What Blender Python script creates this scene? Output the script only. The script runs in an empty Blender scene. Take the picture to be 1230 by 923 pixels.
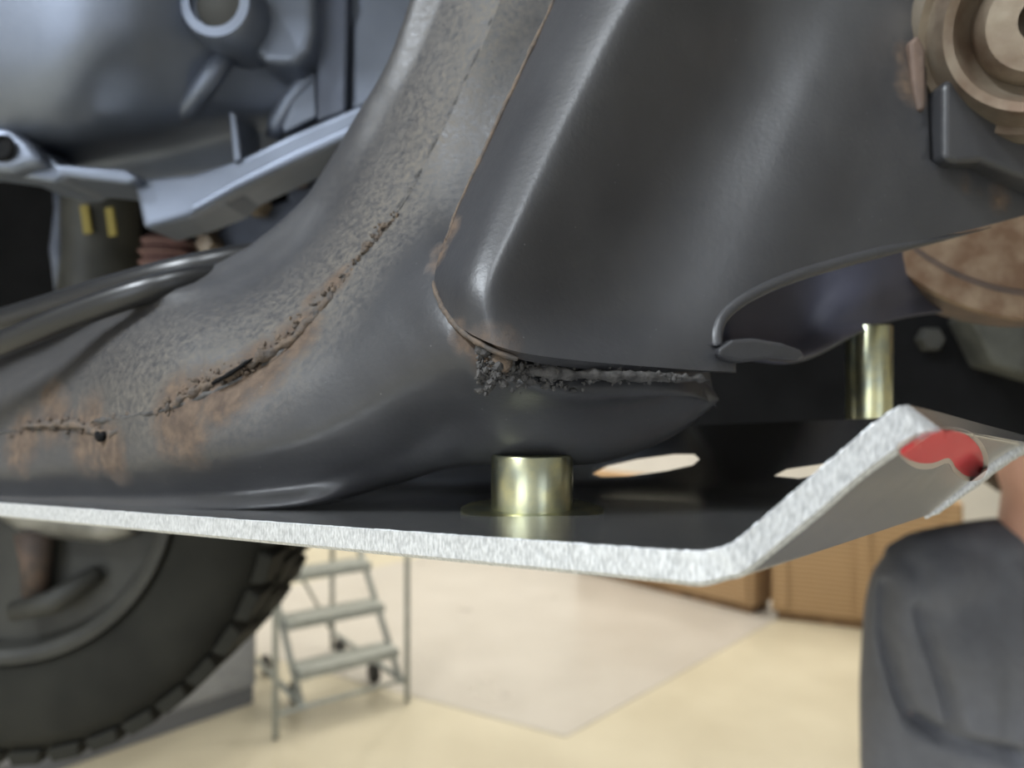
import bpy, bmesh, math, random
from mathutils.bvhtree import BVHTree
from mathutils import Vector, Matrix, noise
random.seed(7)
S = bpy.context.scene
COL = S.collection
# ------------------------------------------------------------------ camera
CZ = 1.78                      # eye height: the vehicle hangs on a lift
FPX = 888.0
cam_d = bpy.data.cameras.new('camera')
cam_d.sensor_width = 36.0
cam_d.lens = FPX / 1230 * 36.0
cam_d.clip_start = 0.01
cam_d.dof.use_dof = True
cam_d.dof.focus_distance = 0.245
cam_d.dof.aperture_fstop = 8.5
cam = bpy.data.objects.new('camera', cam_d)
cam.location = (0, 0, CZ)
cam.rotation_euler = (math.pi / 2, 0, 0)
COL.objects.link(cam)
S.camera = cam
# ------------------------------------------------------------------ light
w = bpy.data.worlds.new('world'); S.world = w; w.use_nodes = True
w.node_tree.nodes['Background'].inputs[0].default_value = (0.75, 0.82, 0.95, 1)
w.node_tree.nodes['Background'].inputs[1].default_value = 0.6
S.view_settings.view_transform = 'Standard'
S.view_settings.look = 'None'
S.view_settings.gamma = 1
S.view_settings.use_curve_mapping = False
S.view_settings.exposure = 0.0

def area(name, loc, rot, sx, sy, power, col):
    l = bpy.data.lights.new(name, 'AREA'); l.shape = 'RECTANGLE'
    l.size = sx; l.size_y = sy; l.energy = power; l.color = col
    o = bpy.data.objects.new(name, l); o.location = loc; o.rotation_euler = rot
    COL.objects.link(o); return o
# daylight through the two open shop doors behind the camera
area('door_daylight', (-3.2, -4.9, 1.9), (math.radians(90), 0, 0), 3.4, 3.4, 110, (0.86, 0.93, 1.0))
area('door_daylight', (3.0, -4.9, 1.9), (math.radians(90), 0, 0), 3.0, 3.4, 30, (0.86, 0.93, 1.0))

# ------------------------------------------------------------------ helpers
def P(px, py, d):
    return Vector(((px - 615) / FPX * d, d, CZ + (461.5 - py) / FPX * d))

def tag(o, label, cat=None, group=None, kind=None):
    o['label'] = label
    if cat: o['category'] = cat
    if group: o['group'] = group
    if kind: o['kind'] = kind
    return o

def empty(name, loc, label, cat, group=None, rz=0):
    o = bpy.data.objects.new(name, None); o.location = loc; o.rotation_euler = (0, 0, rz)
    o.empty_display_size = 0.05
    COL.objects.link(o); tag(o, label, cat, group); return o

def link(name, me, mats, parent=None, smooth=True):
    o = bpy.data.objects.new(name, me)
    COL.objects.link(o)
    if not isinstance(mats, (list, tuple)): mats = [mats]
    for m in mats: me.materials.append(m)
    if smooth:
        for p in me.polygons: p.use_smooth = True
    if parent:
        o.parent = parent
        m = Matrix.LocRotScale(parent.location, parent.rotation_euler, None)
        pp = parent.parent
        while pp:
            m = Matrix.LocRotScale(pp.location, pp.rotation_euler, None) @ m
            pp = pp.parent
        o.matrix_parent_inverse = m.inverted()
    return o

def mesh(name, verts, faces):
    me = bpy.data.meshes.new(name); me.from_pydata([tuple(v) for v in verts], [], faces); me.update(); return me

def cr(p0, p1, p2, p3, t):
    return 0.5 * ((2 * p1) + (p2 - p0) * t + (2 * p0 - 5 * p1 + 4 * p2 - p3) * t * t + (3 * p1 - p0 - 3 * p2 + p3) * t ** 3)

def spline(pts, n):
    out = []; L = len(pts)
    for i in range(L - 1):
        p0 = pts[i - 1] if i else pts[0] * 2 - pts[1]
        p3 = pts[i + 2] if i + 2 < L else pts[-1] * 2 - pts[-2]
        for k in range(n): out.append(cr(p0, pts[i], pts[i + 1], p3, k / n))
    out.append(pts[-1].copy()); return out

def surf(rows, nr, nc):
    """rows of world points -> dense smooth grid"""
    a = [spline(r, nc) for r in rows]
    cols = [spline([a[i][j] for i in range(len(a))], nr) for j in range(len(a[0]))]
    return [[cols[j][i] for j in range(len(cols))] for i in range(len(cols[0]))]

def gridmesh(name, g):
    R, C = len(g), len(g[0])
    v = [p for r in g for p in r]
    f = [(i * C + j, i * C + j + 1, (i + 1) * C + j + 1, (i + 1) * C + j) for i in range(R - 1) for j in range(C - 1)]
    return mesh(name, v, f)

def fix_normals(me):
    bm = bmesh.new(); bm.from_mesh(me); bmesh.ops.recalc_face_normals(bm, faces=bm.faces); bm.to_mesh(me); bm.free()

def bake(o):
    """apply modifiers"""
    dg = bpy.context.evaluated_depsgraph_get()
    dg.update()
    me = bpy.data.meshes.new_from_object(o.evaluated_get(dg))
    o.modifiers.clear(); o.data = me
    return o

def bev(o, width, seg=2, ang=35):
    m = o.modifiers.new('bevel', 'BEVEL'); m.width = width; m.segments = seg
    m.limit_method = 'ANGLE'; m.angle_limit = math.radians(ang); m.harden_normals = False
    return o

def box_me(name, sx, sy, sz, c=(0, 0, 0)):
    x, y, z = sx / 2, sy / 2, sz / 2
    v = [Vector((a * x + c[0], b * y + c[1], d * z + c[2])) for d in (-1, 1) for b in (-1, 1) for a in (-1, 1)]
    f = [(0, 2, 3, 1), (4, 5, 7, 6), (0, 1, 5, 4), (2, 6, 7, 3), (0, 4, 6, 2), (1, 3, 7, 5)]
    return mesh(name, v, f)

def box(name, loc, size, mat, parent=None, rz=0, b=0.0, rot=None):
    me = box_me(name, *size)
    R = rot if rot else Matrix.Rotation(rz, 4, 'Z')
    me.transform(Matrix.Translation(loc) @ R)
    o = link(name, me, mat, parent, smooth=False)
    if b: bev(o, b)
    return o

def prism(name, outline, depth, mat, parent=None, b=0.0, vec=None):
    """outline: world points (any plane); extruded by vec (default +Y depth)"""
    vec = Vector(vec) if vec else Vector((0, depth, 0))
    n = len(outline)
    v = [Vector(p) for p in outline] + [Vector(p) + vec for p in outline]
    f = [tuple(range(n)), tuple(range(2 * n - 1, n - 1, -1))] + [(i, i + n, (i + 1) % n + n, (i + 1) % n) for i in range(n)]
    me = mesh(name, v, f); fix_normals(me)
    o = link(name, me, mat, parent, smooth=False)
    if b: bev(o, b, 3)
    return o

def cutter(name, px, d0, d1):
    """tapering cutter used to punch an opening, removed after use"""
    n = len(px)
    o = prism(name, [P(x, y, d0) for x, y in px], 0.1, M['cut'])
    for i, v in enumerate(o.data.vertices):
        x, y = px[i % n]; v.co = P(x, y, d0 if i < n else d1)
    fix_normals(o.data); return o

def frame_of(d):
    d = d.normalized(); up = Vector((0, 0, 1)) if abs(d.z) < 0.9 else Vector((1, 0, 0))
    a = d.cross(up).normalized(); return a, d.cross(a).normalized()

def tube_geo(pts, rad, seg=12, caps=True, wob=0, sc=60):
    v = []; f = []; n = len(pts)
    if not isinstance(rad, (list, tuple)): rad = [rad] * n
    a = None
    for i, p in enumerate(pts):
        d = (pts[min(i + 1, n - 1)] - pts[max(i - 1, 0)]).normalized()
        if a is None: a, b = frame_of(d)
        else:
            a = (a - d * a.dot(d)).normalized(); b = d.cross(a)
        for k in range(seg):
            t = 2 * math.pi * k / seg; r = rad[i]
            q = p + (a * math.cos(t) + b * math.sin(t)) * r
            if wob: q += (a * math.cos(t) + b * math.sin(t)) * wob * noise.noise(q * sc)
            v.append(q)
    for i in range(n - 1):
        for k in range(seg):
            f.append((i * seg + k, i * seg + (k + 1) % seg, (i + 1) * seg + (k + 1) % seg, (i + 1) * seg + k))
    if caps:
        f.append(tuple(range(seg - 1, -1, -1))); f.append(tuple(range((n - 1) * seg, n * seg)))
    return v, f

def tube(name, pts, rad, mat, parent=None, seg=12, wob=0, sc=60):
    v, f = tube_geo([Vector(p) for p in pts], rad, seg, True, wob, sc)
    me = mesh(name, v, f); fix_normals(me)
    return link(name, me, mat, parent)

def lathe(name, prof, origin, axis, mat, parent=None, seg=64, closed=False):
    """prof: list of (radius, height along axis)"""
    a, b = frame_of(Vector(axis)); ax = Vector(axis).normalized(); o0 = Vector(origin)
    v = []; f = []; n = len(prof)
    for (r, h) in prof:
        for k in range(seg):
            t = 2 * math.pi * k / seg
            v.append(o0 + ax * h + (a * math.cos(t) + b * math.sin(t)) * r)
    rng = n if closed else n - 1
    for i in range(rng):
        for k in range(seg):
            i2 = (i + 1) % n
            f.append((i * seg + k, i * seg + (k + 1) % seg, i2 * seg + (k + 1) % seg, i2 * seg + k))
    if not closed:
        f.append(tuple(range(seg - 1, -1, -1))); f.append(tuple(range((n - 1) * seg, n * seg)))
    me = mesh(name, v, f); fix_normals(me)
    o = link(name, me, mat, parent)
    m = o.modifiers.new('edge', 'EDGE_SPLIT'); m.split_angle = math.radians(40)
    return o

# ------------------------------------------------------------------ materials
def mat(name, col, rough=0.5, metal=0.0, var=0.0, vscale=20.0, bump=0.0, bscale=200.0, col2=None, spec=0.5, bdist=0.001, rvar=0.0):
    m = bpy.data.materials.new(name); m.use_nodes = True
    nt = m.node_tree; b = nt.nodes['Principled BSDF']
    b.inputs['Base Color'].default_value = (*col, 1); b.inputs['Roughness'].default_value = rough
    b.inputs['Metallic'].default_value = metal; b.inputs['Specular IOR Level'].default_value = spec
    tc = nt.nodes.new('ShaderNodeTexCoord')
    if var or col2 or rvar:
        n = nt.nodes.new('ShaderNodeTexNoise'); n.inputs['Scale'].default_value = vscale; n.inputs['Detail'].default_value = 6
        nt.links.new(tc.outputs['Object'], n.inputs['Vector'])
        r = nt.nodes.new('ShaderNodeValToRGB')
        c2 = col2 if col2 else tuple(c * (1 - var) for c in col)
        c1 = col if col2 else tuple(min(1, c * (1 + var)) for c in col)
        r.color_ramp.elements[0].position = 0.35; r.color_ramp.elements[1].position = 0.65
        r.color_ramp.elements[0].color = (*c2, 1); r.color_ramp.elements[1].color = (*c1, 1)
        nt.links.new(n.outputs['Fac'], r.inputs['Fac']); nt.links.new(r.outputs['Color'], b.inputs['Base Color'])
        if rvar:
            mr = nt.nodes.new('ShaderNodeMapRange')
            mr.inputs[3].default_value = rough - rvar; mr.inputs[4].default_value = rough + rvar
            nt.links.new(n.outputs['Fac'], mr.inputs[0]); nt.links.new(mr.outputs[0], b.inputs['Roughness'])
    if bump:
        n2 = nt.nodes.new('ShaderNodeTexNoise'); n2.inputs['Scale'].default_value = bscale; n2.inputs['Detail'].default_value = 5
        nt.links.new(tc.outputs['Object'], n2.inputs['Vector'])
        bp = nt.nodes.new('ShaderNodeBump'); bp.inputs['Strength'].default_value = bump; bp.inputs['Distance'].default_value = bdist
        nt.links.new(n2.outputs['Fac'], bp.inputs['Height']); nt.links.new(bp.outputs['Normal'], b.inputs['Normal'])
    return m

def frame_paint():
    """satin black chassis paint; attributes dust / rust say where road dust and rust sit"""
    m = bpy.data.materials.new('chassis_paint'); m.use_nodes = True
    nt = m.node_tree; b = nt.nodes['Principled BSDF']; L = nt.links.new; N = nt.nodes.new
    tc = N('ShaderNodeTexCoord')
    def noise_n(sc, det=6, rough=0.6):
        n = N('ShaderNodeTexNoise'); n.inputs['Scale'].default_value = sc; n.inputs['Detail'].default_value = det
        n.inputs['Roughness'].default_value = rough
        L(tc.outputs['Object'], n.inputs['Vector']); return n.outputs['Fac']
    def ramp(fac, p0, p1, c0=(0, 0, 0, 1), c1=(1, 1, 1, 1)):
        r = N('ShaderNodeValToRGB'); r.color_ramp.elements[0].position = p0; r.color_ramp.elements[1].position = p1
        r.color_ramp.elements[0].color = c0; r.color_ramp.elements[1].color = c1; L(fac, r.inputs['Fac']); return r.outputs['Color']
    def math_n(op, a, bb):
        n = N('ShaderNodeMath'); n.operation = op; n.use_clamp = True
        for i, x in enumerate((a, bb)):
            if isinstance(x, (int, float)): n.inputs[i].default_value = x
            else: L(x, n.inputs[i])
        return n.outputs[0]
    def mix(f, c0, c1):
        n = N('ShaderNodeMix'); n.data_type = 'RGBA'; L(f, n.inputs[0])
        for i, x in ((6, c0), (7, c1)):
            if isinstance(x, tuple): n.inputs[i].default_value = (*x, 1)
            else: L(x, n.inputs[i])
        return n.outputs[2]
    ad = N('ShaderNodeAttribute'); ad.attribute_name = 'dust'
    ar = N('ShaderNodeAttribute'); ar.attribute_name = 'rust'
    base = ramp(noise_n(22), 0.3, 0.7, (0.031, 0.031, 0.034, 1), (0.043, 0.043, 0.046, 1))
    n1 = noise_n(330, 10, 0.75)
    dustf = math_n('MULTIPLY', ad.outputs['Fac'], ramp(n1, 0.38, 0.62))
    c = mix(dustf, base, (0.115, 0.101, 0.083))
    n2 = noise_n(85, 10, 0.72)
    rsum = math_n('MULTIPLY', ar.outputs['Fac'], math_n('ADD', n2, 0.12))
    rf = math_n('MULTIPLY', ramp(rsum, 0.20, 0.46), 0.88)
    rc = ramp(noise_n(170, 6), 0.35, 0.7, (0.055, 0.034, 0.022, 1), (0.130, 0.088, 0.058, 1))
    c = mix(rf, c, rc)
    # pale grit specks and dark pits
    vo = N('ShaderNodeTexVoronoi'); vo.inputs['Scale'].default_value = 190; L(tc.outputs['Object'], vo.inputs['Vector'])
    sp = ramp(vo.outputs['Distance'], 0.03, 0.075, (1, 1, 1, 1), (0, 0, 0, 1))
    spm = math_n('MULTIPLY', sp, ramp(noise_n(45, 3), 0.54, 0.62))
    c = mix(math_n('MULTIPLY', spm, 0.7), c, (0.20, 0.20, 0.20))
    vp = N('ShaderNodeTexVoronoi'); vp.inputs['Scale'].default_value = 130; L(tc.outputs['Object'], vp.inputs['Vector'])
    pit = math_n('MULTIPLY', ramp(vp.outputs['Distance'], 0.05, 0.10, (1, 1, 1, 1), (0, 0, 0, 1)), math_n('MULTIPLY', ad.outputs['Fac'], ramp(noise_n(38, 3), 0.50, 0.56)))
    c = mix(pit, c, (0.010, 0.009, 0.008))
    L(c, b.inputs['Base Color'])
    rr = N('ShaderNodeMapRange'); rr.inputs[3].default_value = 0.40; rr.inputs[4].default_value = 0.85
    L(math_n('ADD', dustf, rf), rr.inputs[0]); L(rr.outputs[0], b.inputs['Roughness'])
    bp = N('ShaderNodeBump'); bp.inputs['Strength'].default_value = 0.35; bp.inputs['Distance'].default_value = 0.0004
    L(noise_n(420, 4), bp.inputs['Height'])
    bp2 = N('ShaderNodeBump'); bp2.inputs['Strength'].default_value = 0.6; bp2.inputs['Distance'].default_value = 0.0008
    L(math_n('MULTIPLY', n2, math_n('ADD', rf, math_n('MULTIPLY', dustf, 0.35))), bp2.inputs['Height']); L(bp.outputs[0], bp2.inputs['Normal'])
    L(bp2.outputs[0], b.inputs['Normal'])
    return m

def cut_alu():
    m = bpy.data.materials.new('cut_aluminium'); m.use_nodes = True
    nt = m.node_tree; b = nt.nodes['Principled BSDF']; L = nt.links.new; N = nt.nodes.new
    tc = N('ShaderNodeTexCoord'); mp = N('ShaderNodeMapping'); L(tc.outputs['Object'], mp.inputs[0])
    mp.inputs['Scale'].default_value = (1, 1, 0.35)
    n = N('ShaderNodeTexNoise'); n.inputs['Scale'].default_value = 1300; n.inputs['Detail'].default_value = 4; L(mp.outputs[0], n.inputs['Vector'])
    r = N('ShaderNodeValToRGB'); r.color_ramp.elements[0].position = 0.3; r.color_ramp.elements[1].position = 0.65
    r.color_ramp.elements[0].color = (0.40, 0.41, 0.42, 1); r.color_ramp.elements[1].color = (0.70, 0.71, 0.72, 1)
    L(n.outputs['Fac'], r.inputs['Fac']); L(r.outputs['Color'], b.inputs['Base Color'])
    b.inputs['Metallic'].default_value = 0.55; b.inputs['Roughness'].default_value = 0.5
    bp = N('ShaderNodeBump'); bp.inputs['Strength'].default_value = 0.7; bp.inputs['Distance'].default_value = 0.0004
    L(n.outputs['Fac'], bp.inputs['Height']); L(bp.outputs[0], b.inputs['Normal'])
    return m

M = {}
M['frame'] = frame_paint()
M['cut'] = cut_alu()
M['alu'] = mat('mill_aluminium', (0.62, 0.62, 0.62), 0.27, 1.0, var=0.05, vscale=60, bump=0.1, bscale=900, bdist=0.0002)
M['cast'] = mat('cast_aluminium', (0.195, 0.22, 0.275), 0.48, 0.7, var=0.12, vscale=14, bump=0.25, bscale=260, bdist=0.0006)
M['zinc'] = mat('yellow_zinc', (0.62, 0.60, 0.36), 0.28, 1.0, var=0.25, vscale=120, col2=(0.42, 0.44, 0.34))
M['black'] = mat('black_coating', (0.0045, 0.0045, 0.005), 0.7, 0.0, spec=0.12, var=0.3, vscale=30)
M['weld'] = mat('weld_dirt', (0.045, 0.042, 0.040), 0.8, 0.0, var=0.5, vscale=260, bump=0.8, bscale=700, bdist=0.0008)
M['weldrust'] = mat('rusty_weld', (0.12, 0.085, 0.058), 0.85, 0.0, var=0.5, vscale=200, bump=0.8, bscale=600, bdist=0.0008, col2=(0.055, 0.047, 0.042))
M['rust'] = mat('rusty_steel', (0.12, 0.08, 0.06), 0.7, 0.2, bump=0.6, bscale=200, vscale=45, col2=(0.06, 0.045, 0.038))
M['tan'] = mat('tan_corroded_steel', (0.27, 0.225, 0.17), 0.45, 0.5, bump=0.5, bscale=120, vscale=40, col2=(0.14, 0.095, 0.065))
M['rubber'] = mat('tyre_rubber', (0.017, 0.0165, 0.013), 0.9, 0.0, spec=0.25, var=0.25, vscale=10, bump=0.3, bscale=150)
M['steel'] = mat('worn_steel', (0.22, 0.215, 0.20), 0.5, 0.7, var=0.3, vscale=25)
M['rim'] = mat('dark_rim', (0.036, 0.035, 0.03), 0.6, 0.2, var=0.2)
M['bracket'] = mat('blue_grey_bracket', (0.10, 0.115, 0.155), 0.5, 0.3, var=0.2, vscale=20)
M['boot'] = mat('dusty_red_boot', (0.16, 0.085, 0.075), 0.7, 0, var=0.3, vscale=30)
M['yellow'] = mat('yellow_paint', (0.30, 0.24, 0.05), 0.6, 0)
M['red'] = mat('red_reflection', (0.62, 0.035, 0.05), 0.4, 0.0)
M['pale'] = mat('pale_reflection_border', (0.42, 0.36, 0.32), 0.5, 0.0)

# ------------------------------------------------------------------ room
def floor_mat(name, c1, c2, sc, rough):
    return mat(name, c1, rough, 0.0, col2=c2, vscale=sc, bump=0.05, bscale=60, rvar=0.08)
M['floor'] = floor_mat('beige_concrete', (0.64, 0.59, 0.46), (0.56, 0.51, 0.39), 1.6, 0.38)
M['floor2'] = floor_mat('white_coated_concrete', (0.55, 0.52, 0.48), (0.50, 0.47, 0.43), 2.0, 0.3)
M['wall'] = mat('painted_wall', (0.74, 0.72, 0.68), 0.8, 0, var=0.04, vscale=2)
M['ceil'] = mat('white_ceiling', (0.7, 0.7, 0.68), 0.9, 0, var=0.03)

def st(name, loc, size, m, parent=None):
    o = box(name, loc, size, m, parent)
    o['kind'] = 'structure'; return o
st('floor', (0, 2, -0.1), (16, 14.0, 0.2), M['floor'])
# lighter coated bay on the floor, one straight corner towards the lift
def floor_pt(px, py):
    d = CZ * FPX / (py - 461.5); return Vector(((px - 615) / FPX * d, d, 0.0))
c0 = floor_pt(680, 886); c1 = floor_pt(925, 749); c2 = floor_pt(500, 838)
u1 = (c1 - c0).normalized(); u2 = (c2 - c0).normalized()
bay = [c0, c0 + u1 * 5.6, c0 + u1 * 5.6 + u2 * 3.6, c0 + u2 * 3.6]
o = prism('trim_1', [p + Vector((0, 0, 0.0)) for p in bay], 0, M['floor2'], vec=(0, 0, 0.004)); o['kind'] = 'structure'
tag(o, 'paler white coated bay on the beige concrete floor')
st('wall_back', (0, 9.1, 2.2), (16, 0.2, 4.8), M['wall'])
st('wall_left', (-8.1, 2, 2.2), (0.2, 14.4, 4.8), M['wall'])
st('wall_right', (8.1, 2, 2.2), (0.2, 14.4, 4.8), M['wall'])
st('ceiling', (0, 2, 4.7), (16.4, 14.4, 0.2), M['ceil'])
# rear wall behind the camera with two open door bays
fw = bpy.data.objects.new('wall_front', None); COL.objects.link(fw); fw['kind'] = 'structure'; fw.location = (0, -5.1, 0)
for (x, z, sx, sz) in ((-6.6, 2.3, 2.8, 4.6), (0, 2.3, 2.8, 4.6), (6.4, 2.3, 3.2, 4.6), (-3.2, 4.2, 3.9, 0.9), (3.1, 4.2, 3.9, 0.9)):
    box('wall_panel', (x, -5.1, z), (sx, 0.2, sz), M['wall'], fw)

def lamp(x, y, power):
    m = bpy.data.materials.get('lamp_tube')
    if not m:
        m = bpy.data.materials.new('lamp_tube'); m.use_nodes = True
        b = m.node_tree.nodes['Principled BSDF']; b.inputs['Emission Color'].default_value = (1, 0.93, 0.8, 1); b.inputs['Emission Strength'].default_value = 6
    names = {(-3.2, 4.6): 'front left', (0, 4.6): 'front middle', (3.2, 4.6): 'front right', (-3.2, 7.2): 'far left', (0, 7.2): 'far middle', (3.2, 7.2): 'far right'}
    cool = y < 0
    where = {(-2.3, -1.4): 'left one of the two beside the lifted vehicle', (-0.2, -1.4): 'right one of the two beside the lifted vehicle'}
    e = empty('ceiling_lamp', (x, y, 4.5), ('long fluorescent ceiling lamp, ' + where[(x, y)]) if cool else 'long fluorescent ceiling lamp over the shop floor, %s of six' % names[(x, y)], 'lamp', 'shop ceiling lamps')
    box('housing', (x, y, 4.57), (0.3, 1.5, 0.06), M['ceil'], e)
    for s in (-1, 1):
        tube('lamp_tube', [(x + s * 0.07, y - 0.7, 4.52), (x + s * 0.07, y + 0.7, 4.52)], 0.016, m, e)
    area('lamp_light', (x, y, 4.45), (0, 0, 0), 0.3, 1.5, power, (0.86, 0.93, 1.0) if cool else (1.0, 0.95, 0.85))
for y in (4.6, 7.2):
    for x in (-3.2, 0, 3.2): lamp(x, y, 60)
lamp(-2.3, -1.4, 255); lamp(-0.2, -1.4, 65)

# ------------------------------------------------------------------ vehicle crossmember (subframe)
cm = empty('crossmember', P(560, 560, 0.36), 'black painted steel vehicle crossmember with rusty weld seams', 'car part')

UP = [  # upper half shell of the leg: silhouette -> seam
 [(-60,395,.62),(-60,430,.56),(-60,480,.52),(-60,527,.50)],
 [(60,362,.58),(62,400,.52),(66,455,.475),(70,512,.455)],
 [(190,332,.53),(188,375,.465),(192,435,.42),(200,492,.40)],
 [(280,312,.49),(284,350,.425),(298,398,.38),(318,440,.36)],
 [(330,278,.45),(343,315,.40),(358,352,.36),(375,385,.335)],
 [(375,235,.425),(390,265,.385),(408,295,.35),(425,320,.325)],
 [(415,172,.41),(432,200,.375),(455,228,.345),(478,255,.325)],
 [(440,130,.405),(460,155,.375),(485,180,.350),(510,200,.332)],
 [(470,75,.40),(495,90,.375),(522,105,.354),(550,120,.338)],
 [(500,-5,.40),(530,5,.378),(560,18,.358),(590,30,.345)],
 [(525,-90,.41),(560,-85,.385),(592,-78,.367),(625,-70,.355)]]
LO = [  # lower half shell: seam -> crest -> underside
 [(-60,527,.50),(-60,545,.497),(-60,570,.495),(-60,595,.51),(-60,612,.56)],
 [(70,512,.455),(72,535,.45),(76,565,.447),(79,595,.465),(82,612,.52)],
 [(200,492,.40),(208,520,.394),(218,555,.392),(226,592,.415),(230,613,.47)],
 [(318,440,.36),(335,485,.345),(352,535,.342),(365,580,.365),(372,606,.41)],
 [(375,385,.335),(410,440,.31),(440,495,.303),(462,550,.325),(472,583,.37)],
 [(425,320,.325),(470,380,.288),(510,440,.272),(535,510,.29),(545,562,.335)],
 [(478,255,.325),(520,330,.280),(565,420,.254),(600,490,.268),(620,557,.31)],
 [(510,200,.332),(565,280,.300),(640,440,.257),(690,500,.275),(720,556,.315)],
 [(550,120,.338),(620,190,.325),(720,440,.272),(775,485,.295),(800,528,.335)],
 [(590,30,.345),(685,80,.345),(815,442,.295),(838,458,.312),(858,484,.345)],
 [(625,-70,.355),(740,-70,.355),(852,446,.335),(850,460,.355),(848,482,.40)]]
FAC = [.96, .88, .81, .86, .93, .98, 1, 1, 1, 1, 1]
UP = [[(x, y, d * FAC[j]) for x, y, d in c] for j, c in enumerate(UP)]
LO = [[(x, y, d * FAC[j] * (0.93 if (i == 4 and j < 4) else 1)) for i, (x, y, d) in enumerate(c)] for j, c in enumerate(LO)]
seam = spline([P(*c[-1]) for c in UP], 10)
RUST = [(210,497,.39,.030),(265,470,.37,.022),(310,440,.36,.022),(355,405,.345,.018),(110,520,.44,.028),(60,500,.455,.022),(30,530,.47,.025),(130,545,.42,.022),(240,520,.385,.020),
        (60,475,.47,.014),(535,285,.285,.010),(525,310,.28,.008),(590,425,.25,.012),(560,405,.255,.008),(395,330,.335,.012),(365,350,.35,.008)]
def fpx(px):
    xs = [-60, 70, 200, 318, 375, 425, 478]
    if px <= xs[0]: return FAC[0]
    for i in range(6):
        if px <= xs[i + 1]: return FAC[i] + (FAC[i + 1] - FAC[i]) * (px - xs[i]) / (xs[i + 1] - xs[i])
    return 1.0
RP = [(P(a, b, c * fpx(a)), r * fpx(a)) for a, b, c, r in RUST]

def paint_attr(o, dust_seam=0.03, base=0.0):
    me = o.data
    ad = me.attributes.new('dust', 'FLOAT', 'POINT'); ar = me.attributes.new('rust', 'FLOAT', 'POINT')
    for i, v in enumerate(me.vertices):
        q = v.co
        r = 0.0
        for p, rad in RP:
            d = (q - p).length
            if d < rad * 2.2: r = max(r, 1.0 - max(0, d - rad * 0.15) / (rad * 1.35))
        ds = min((q - s).length for s in seam[::3])
        fade = max(0.0, 1 - ds / dust_seam)
        if q.x < -0.17: fade *= max(0.25, 1 - (-0.17 - q.x) / 0.1)
        ad.data[i].value = min(1, base + fade); ar.data[i].value = max(0.0, min(1, r))
    return o

# upper shell (extra back row tucks the silhouette round to the rear)
rows = []
cols = []
for c in UP:
    sil = P(*c[0]); inn = P(*c[1])
    back = sil + (inn - sil) * 0.35 + Vector((0.02, 0.11, -0.01))
    cols.append([back] + [P(*p) for p in c])
g = surf([[cols[j][i] for j in range(len(cols))] for i in range(5)], 10, 12)
# two stamped ridges along the top of the outer leg and fine surface waviness
for i, r in enumerate(g):
    for j, p in enumerate(r):
        n = noise.noise(p * 28) * 0.0009 + noise.noise(p * 90) * 0.0003
        lx = (p.x + 0.11) / -0.10
        if lx > 0:
            t = i / (len(g) - 1) * 4
            rid = math.exp(-((t - 1.35) / 0.13) ** 2) + 0.8 * math.exp(-((t - 1.75) / 0.10) ** 2)
            n += min(1, lx) * 0.006 * rid
        r[j] = p + Vector((-0.3, -0.8, 0.5)).normalized() * n
up = link('upper_shell', gridmesh('upper_shell', g), M['frame'], cm)
paint_attr(up, 0.075, 0.1)
# lower shell
cols = []
for j, c in enumerate(LO):
    pts = [P(*p) for p in c]
    pts.append(pts[-1] + Vector((0.0, 0.12, 0.012)))
    cols.append(pts)
g = surf([[cols[j][i] for j in range(len(cols))] for i in range(6)], 10, 12)
dent = P(560, 545, 0.305)
for r in g:
    for j, p in enumerate(r):
        n = noise.noise(p * 25 + Vector((3, 1, 0))) * 0.0008 + noise.noise(p * 80) * 0.0002
        n -= 0.002 * math.exp(-((p - dent).length / 0.008) ** 2)
        n -= 0.004 * math.exp(-((p - P(520, 520, 0.29)).length / 0.018) ** 2)
        r[j] = p + Vector((0, -1, -0.3)).normalized() * n
lo = link('lower_shell', gridmesh('lower_shell', g), M['frame'], cm)
paint_attr(lo, 0.035)

# raised gusset panel on the right
tops = [(690,-60,.335),(740,-55,.312),(790,-50,.303),(870,-50,.333),(945,-45,.356),(1040,-45,.366),(1130,-45,.376),(1220,-45,.388),(1310,-45,.402)]
mid = [
 [(660,10,.328),(700,18,.302),(748,25,.294),(830,45,.319),(905,65,.347)],
 [(610,120,.312),(648,123,.287),(692,130,.280),(770,150,.303),(855,165,.334)],
 [(550,250,.290),(588,250,.265),(630,255,.258),(705,270,.280),(795,280,.312)],
 [(523,325,.276),(553,336,.253),(588,345,.2455),(650,360,.260),(755,370,.294)]]
bots = [(530,372,.264),(556,396,.250),(590,414,.243),(640,427,.245),(745,438,.266),(860,446,.293),(980,450,.320),(1130,450,.355),(1310,450,.405)]
ts = [0, .2, .42, .65, .84, 1]
rows = [[P(*p) for p in tops]]
for k in range(4):
    r = [P(*p) for p in mid[k]]
    for j in range(5, 9):
        r.append(P(*tops[j]).lerp(P(*bots[j]), ts[k + 1]))
    rows.append(r)
rows.append([P(*p) for p in bots])
for ri, r in enumerate(rows):                      # widen the crest into a rounded shoulder
    c_, a_, b_ = r[2], r[1], r[3]
    r[2:3] = [c_.lerp(a_, 0.30) + Vector((0, -0.0008, 0)), c_.lerp(b_, 0.16) + Vector((0, -0.0016, 0))]
g = surf(rows, 12, 10)
for _ in range(22):
    for r in g:
        old = [p.copy() for p in r]
        for j in range(6, 58): r[j] = old[j] * 0.5 + (old[j - 1] + old[j + 1]) * 0.25
for r in g:
    for j, p in enumerate(r):
        r[j] = p + Vector((0, -1, 0)) * (noise.noise(p * 22) * 0.0008 + noise.noise(p * 75) * 0.0002)
gp = link('gusset_panel', gridmesh('gusset_panel', g), M['frame'], cm)
fix_normals(gp.data)
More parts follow.
